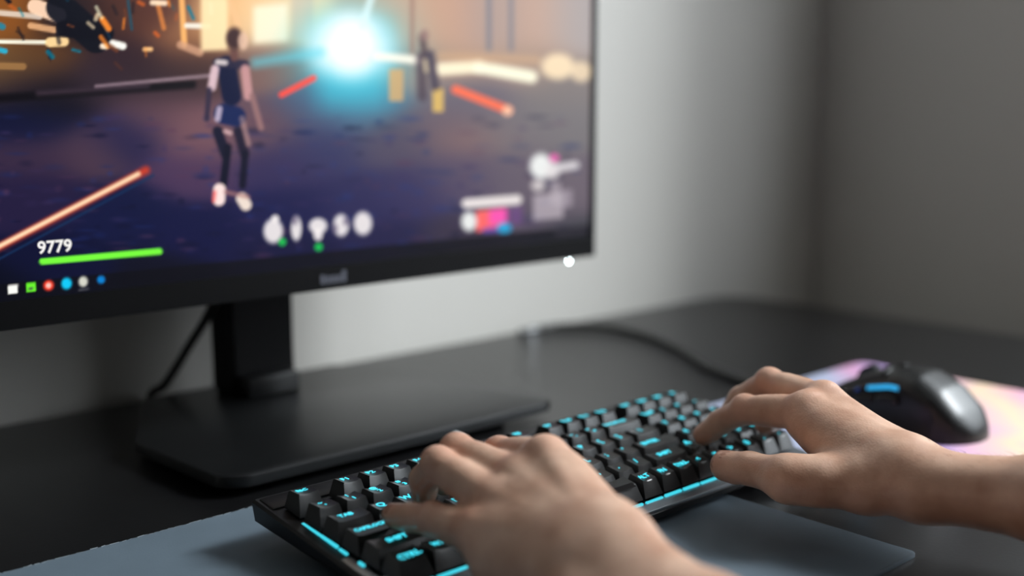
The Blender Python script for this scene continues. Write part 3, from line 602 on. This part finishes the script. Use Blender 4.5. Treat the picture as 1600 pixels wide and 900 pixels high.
def build_arm(H, name, label, parent, mat_, side, vox=.00125):
    J = {k: np.array(q) for k, q in H.items()}
    w = J['wrist']; e = J['elbow']
    mid = J['middle0']
    up = np.cross(J['index0']-w, J['pinky0']-w)*side; up /= np.linalg.norm(up)      # out of the back of the hand
    fwd = mid-w; fwd /= np.linalg.norm(fwd); lat = np.cross(fwd, up)*1.0
    lat = J['index0']-J['pinky0']; lat -= fwd*(lat@fwd); lat /= np.linalg.norm(lat)          # towards the thumb side
    arm = e-w; arm /= np.linalg.norm(arm)
    far = w+arm*.235
    allp = np.array(list(J.values())+[far]); lo = allp.min(0)-.055; hi = allp.max(0)+.055
    lo[2] = max(lo[2], .0); fl = Field(lo, hi, vox)
    palm = fl.blank()
    for f_, r0, r1 in (('index', .0145, .0112), ('middle', .0150, .0115), ('ring', .0145, .0108), ('pinky', .0135, .0098)):
        root = w+fwd*.012+lat*{'index': .013, 'middle': .005, 'ring': -.005, 'pinky': -.013}[f_]
        fl.cone(palm, root, J[f_+'0'], r0, r1, .017)
        fl.cone(palm, root-up*.006, J[f_+'0']-up*.006-fwd*.006, r0*.9, r1*.95, .012)
    for a_, b2 in (('middle', 'ring'), ('ring', 'pinky')):      # flesh between the long bones
        fl.cone(palm, w+fwd*.02, (J[a_+'0']+J[b2+'0'])/2-fwd*.018, .0130, .0086, .012)
    # ball of the thumb and heel of the hand
    fl.cone(palm, w+fwd*.012+lat*.014-up*.004, J['thumb0'], .0165, .0150, .012)
    fl.cone(palm, J['thumb0'], J['thumb1'], .0150, .0128, .010)
    fl.cone(palm, J['thumb0']-up*.003+fwd*.008, J['index0']-fwd*.022-up*.005, .0115, .0080, .016)
    fl.cone(palm, w+fwd*.010-lat*.015-up*.006, J['pinky0']-fwd*.020-up*.008-lat*.002, .0150, .0115, .012)
    # wrist and forearm: flat oval widening towards the elbow
    la = lat-arm*(lat@arm); la /= np.linalg.norm(la); ua = np.cross(arm, la); ua *= np.sign(ua@up)
    for s_ in (-1, 0, 1):
        p0 = w+la*.0105*s_; p1 = w+arm*.07+la*.0125*s_; p2 = far+la*.019*s_
        fl.cone(palm, w+fwd*.015+la*.010*s_, p0, .0168, .0170, .012)
        fl.cone(palm, p0, p1, .0170, .0210, .012); fl.cone(palm, p1, p2, .0215, .036, .012)
    fl.cone(palm, w+arm*.012-la*.022+ua*.0105, w+arm*.020-la*.020+ua*.0095, .0070, .0060, .010)   # wrist bone
    # knuckles and tendons on the back of the hand
    for f_, tr_, kn_ in (('index', 1, .42), ('middle', 1, .38), ('ring', .8, .28), ('pinky', .6, .14)):
        r1 = RAD[f_][0]
        fl.cone(palm, J[f_+'0']+up*(r1*kn_), J[f_+'0']+up*(r1*(kn_-.06))-fwd*.005, r1*.80, r1*.66, .008)
        root = w+fwd*.018+lat*{'index': .008, 'middle': .003, 'ring': -.003, 'pinky': -.009}[f_]+up*.0140
        fl.cone(palm, J[f_+'0']+up*(r1*.72)-fwd*.004, root, .0042*tr_, .0026*tr_, .0050)
    # veins
    rs = np.random.default_rng(3)
    pa = w+fwd*.03-lat*.012+up*.0135; pb = (J['ring0']+J['pinky0'])/2-fwd*.016+up*.0095
    fl.cone(palm, pa, pb, .0015, .0014, .004)
    pa = w+fwd*.035+lat*.012+up*.0130; pb = (J['index0']+J['middle0'])/2-fwd*.022+up*.0098
    fl.cone(palm, pa, pb, .0016, .0013, .004)
    tot = palm; redpts = []
    for f_ in FING+('thumb',):
        r = RAD[f_]; P = [J[f'{f_}{k}'] for k in range(4)]; g_ = fl.blank()
        s0 = 0 if f_ != 'thumb' else 1
        if f_ == 'thumb': fl.cone(g_, J['thumb0']*.35+P[1]*.65, P[1], .0130, .0122, .006)
        fl.cone(g_, P[0] if f_ != 'thumb' else P[1], P[1] if f_ != 'thumb' else P[2], r[0] if f_ != 'thumb' else .0120, r[1] if f_ != 'thumb' else .0108, .004)
        if f_ != 'thumb':
            m_ = (P[0]+P[1])/2; fl.cone(g_, P[0]*.65+P[1]*.35, P[0]*.35+P[1]*.65, r[0]*.97, r[1]*1.0, .004)
            fl.cone(g_, P[1], P[2], r[1], r[2], .003)
            # dorsal bump over the middle joint
            bis = (P[1]-P[0])/np.linalg.norm(P[1]-P[0])-(P[2]-P[1])/np.linalg.norm(P[2]-P[1])
            if np.linalg.norm(bis) > .1: bis /= np.linalg.norm(bis); fl.cone(g_, P[1]+bis*r[1]*.22, P[1]+bis*r[1]*.20, r[1]*.86, r[1]*.86, .004)
            redpts += [P[1], P[0]]
        fl.cone(g_, P[2], P[3], r[2] if f_ != 'thumb' else .0104, r[3], .003)
        # soft pad under the tip
        dn = (P[3]-P[2])/np.linalg.norm(P[3]-P[2]); hn = up-dn*(up@dn); hn /= np.linalg.norm(hn)
        fl.cone(g_, P[2]*.45+P[3]*.55-hn*.0016, P[3]-hn*.0012-dn*.001, r[3]*1.02, r[3]*.92, .003)
        redpts.append(P[3]+dn*.003)
        pk = .0065 if f_ != 'thumb' else .012
        tot = smin(tot, g_, pk) if f_ == 'thumb' else np.where(True, smin(tot, g_, .0045), 0)
    V, Q = surface_nets(tot, fl.lo, vox)
    # relax
    for it in range(3):
        acc = np.zeros_like(V); cnt = np.zeros(len(V))
        for a, b in ((0, 1), (1, 2), (2, 3), (3, 0)):
            np.add.at(acc, Q[:, a], V[Q[:, b]]); np.add.at(acc, Q[:, b], V[Q[:, a]])
            np.add.at(cnt, Q[:, a], 1); np.add.at(cnt, Q[:, b], 1)
        V = V*.5+.5*acc/cnt[:, None]
    me = bpy.data.meshes.new(name)
    me.vertices.add(len(V)); me.vertices.foreach_set('co', V.ravel())
    me.loops.add(Q.size); me.loops.foreach_set('vertex_index', Q.ravel().astype(np.int32))
    me.polygons.add(len(Q)); me.polygons.foreach_set('loop_start', np.arange(0, Q.size, 4, dtype=np.int32)); me.update(calc_edges=True)
    red = np.zeros(len(V))
    for p in redpts: red = np.maximum(red, np.exp(-((V-p)**2).sum(1)/(2*.009**2)))
    ca = me.color_attributes.new('flush', 'FLOAT_COLOR', 'POINT')
    ca.data.foreach_set('color', np.stack([red, red, red, np.ones(len(V))], 1).ravel().astype(np.float32))
    o = new_obj(name, me, mat_, parent, 180); o['label'] = label
    # nails
    for f_ in FING+('thumb',):
        P2, P3_ = J[f_+'2'], J[f_+'3']; r = RAD[f_][3]; dn = (P3_-P2)/np.linalg.norm(P3_-P2)
        bas = np.cross(J[f_+'1']-P2, dn)
        hn = up if f_ != 'thumb' else np.array([0, -.1, .75])+lat*.55
        hn = hn-dn*(hn@dn); hn /= np.linalg.norm(hn); ln = np.cross(dn, hn)
        v, f = [], []
        nl, nw = 6, 6; Ln, Wn = r*1.55, r*.95
        for i in range(nl+1):
            for k in range(nw+1):
                u_, a = i/nl, (k/nw-.5)*2
                wd = Wn*(1-.35*max(0, u_-.75)*4*.5)*(1-.25*max(0, .2-u_)*5)
                rr = r*1.02+.0002
                v.append(P3_+dn*(-Ln*.72+Ln*u_)+ln*wd*a+hn*(math.sqrt(max(rr*rr-(wd*a)**2, 1e-9))*(1-.10*max(0, u_-.55)*2)))
        for i in range(nl):
            for k in range(nw): a = i*(nw+1)+k; f.append((a, a+1, a+nw+2, a+nw+1))
        n_ = from_py('fingernail', v, f, M_nail, o, 180); md = n_.modifiers.new('s', 'SOLIDIFY'); md.thickness = .0006
    # fine hairs along the forearm
    v, f = [], []
    nrm = np.zeros_like(V); fn = np.cross(V[Q[:, 2]]-V[Q[:, 0]], V[Q[:, 3]]-V[Q[:, 1]])
    for k in range(4): np.add.at(nrm, Q[:, k], fn)
    nrm /= np.linalg.norm(nrm, axis=1)[:, None]+1e-12
    al_ = (V-w)@arm; dors = nrm@ua
    cand = np.where((al_ > .0) & (al_ < .19) & (dors > -.3))[0]
    for ci in rng.choice(cand, 420):
        p = V[ci]; n_ = nrm[ci]; dirn = -arm*.55+n_*.5+la*rng.uniform(-.5, .5)-ua*.1; dirn /= np.linalg.norm(dirn)
        L = rng.uniform(.004, .009)*(0.5+.5*min(1, al_[ci]/.05)); wv = np.cross(dirn, n_); wv /= np.linalg.norm(wv)+1e-9; w_ = .00006
        b0 = len(v); bend = n_*(-.25*L)
        for t in (0, .5, 1):
            q = p+dirn*L*t+bend*t*t; ww = w_*(1-.7*t)
            v += [q+wv*ww, q-wv*ww*.5+n_*ww, q-wv*ww*.5-n_*ww]
        for s_ in (0, 1):
            for k in range(3): f.append((b0+s_*3+k, b0+s_*3+(k+1) % 3, b0+s_*3+3+(k+1) % 3, b0+s_*3+3+k))
    h_ = from_py('arm_hair', v, f, M_hair, o); h_['kind'] = 'stuff'
    return o
M_hair = mat('hair_brown', (.20, .12, .07), .35)
M_nail = mat('nail_pink', lin((182, 132, 110)), .35, spec=.5)
M_skin = mat('skin', (.5, .3, .22), .40, spec=.85, sss=.06)
nt = M_skin.node_tree; b = nt.nodes['Principled BSDF']
tc = nt.nodes.new('ShaderNodeTexCoord'); n1 = nt.nodes.new('ShaderNodeTexNoise'); n1.inputs['Scale'].default_value = 55; n1.inputs['Detail'].default_value = 5
nt.links.new(tc.outputs['Object'], n1.inputs['Vector'])
cr = nt.nodes.new('ShaderNodeValToRGB'); nt.links.new(n1.outputs['Fac'], cr.inputs[0])
cr.color_ramp.elements[0].position = .3; cr.color_ramp.elements[0].color = (*lin((194, 147, 121)), 1)
cr.color_ramp.elements[1].position = .7; cr.color_ramp.elements[1].color = (*lin((224, 183, 157)), 1)
at = nt.nodes.new('ShaderNodeVertexColor'); at.layer_name = 'flush'
mx = nt.nodes.new('ShaderNodeMix'); mx.data_type = 'RGBA'; mx.inputs[7].default_value = (*lin((208, 138, 114)), 1)
mm = nt.nodes.new('ShaderNodeMath'); mm.operation = 'MULTIPLY'; mm.inputs[1].default_value = .55
nt.links.new(at.outputs['Color'], mm.inputs[0]); nt.links.new(mm.outputs[0], mx.inputs[0]); nt.links.new(cr.outputs[0], mx.inputs[6]); nt.links.new(mx.outputs[2], b.inputs['Base Color'])
n2 = nt.nodes.new('ShaderNodeTexVoronoi'); n2.inputs['Scale'].default_value = 700; nt.links.new(tc.outputs['Object'], n2.inputs['Vector'])
n3 = nt.nodes.new('ShaderNodeTexNoise'); n3.inputs['Scale'].default_value = 130; n3.inputs['Detail'].default_value = 4; nt.links.new(tc.outputs['Object'], n3.inputs['Vector'])
ad_ = nt.nodes.new('ShaderNodeMath'); ad_.operation = 'MULTIPLY_ADD'; ad_.inputs[1].default_value = 2.5; nt.links.new(n3.outputs['Fac'], ad_.inputs[0]); nt.links.new(n2.outputs['Distance'], ad_.inputs[2])
bp = nt.nodes.new('ShaderNodeBump'); bp.inputs['Strength'].default_value = .10; bp.inputs['Distance'].default_value = .0009
nt.links.new(ad_.outputs[0], bp.inputs['Height']); nt.links.new(bp.outputs['Normal'], b.inputs['Normal'])
person = tag(empty('person', (.15, -.35, 0)), 'person with bare forearms, both hands typing on the keyboard', 'person')
for H, s_, lb in ((HL, 1, 'left hand and forearm, fingers curled over the keys'), (HR, -1, 'right hand and forearm arched over the number keys')):
    a_ = build_arm(H, 'arm', lb, person, M_skin, s_)
    a_.location = (-.15, .35, 0)

# dark T-shirt on the person's trunk, out of the picture but shading the near side of the desk
fl = Field((-.20, -.80, -.45), (.62, -.28, .55), .008); g_ = fl.blank()
for x_ in (.08, .16, .24):
    fl.cone(g_, (x_, -.60, -.40), (x_, -.57, .05), .115, .105, .05, .06); fl.cone(g_, (x_, -.57, .05), (x_, -.555, .32), .105, .10, .05, .06)
fl.cone(g_, (.16, -.555, .40), (.16, -.55, .46), .075, .062, .05, .06)
for ax_, el_, wr_ in ((-.01, HL['elbow'], HL['wrist']), (.33, HR['elbow'], HR['wrist'])):
    sh_ = np.array((ax_, -.555, .34)); el_ = np.array(el_); cf_ = el_+(np.array(wr_)-el_)*.12
    fl.cone(g_, sh_, el_, .068, .052, .04, .06); fl.cone(g_, el_, cf_, .050, .044, .02, .06)
V, Q = surface_nets(g_, fl.lo, fl.vox)
shirt = from_py('shirt', V-np.array([.15, -.35, 0]), Q, mat('shirt_black', (.015, .015, .017), .9, noise=(60, .2, 4)), person, 180)
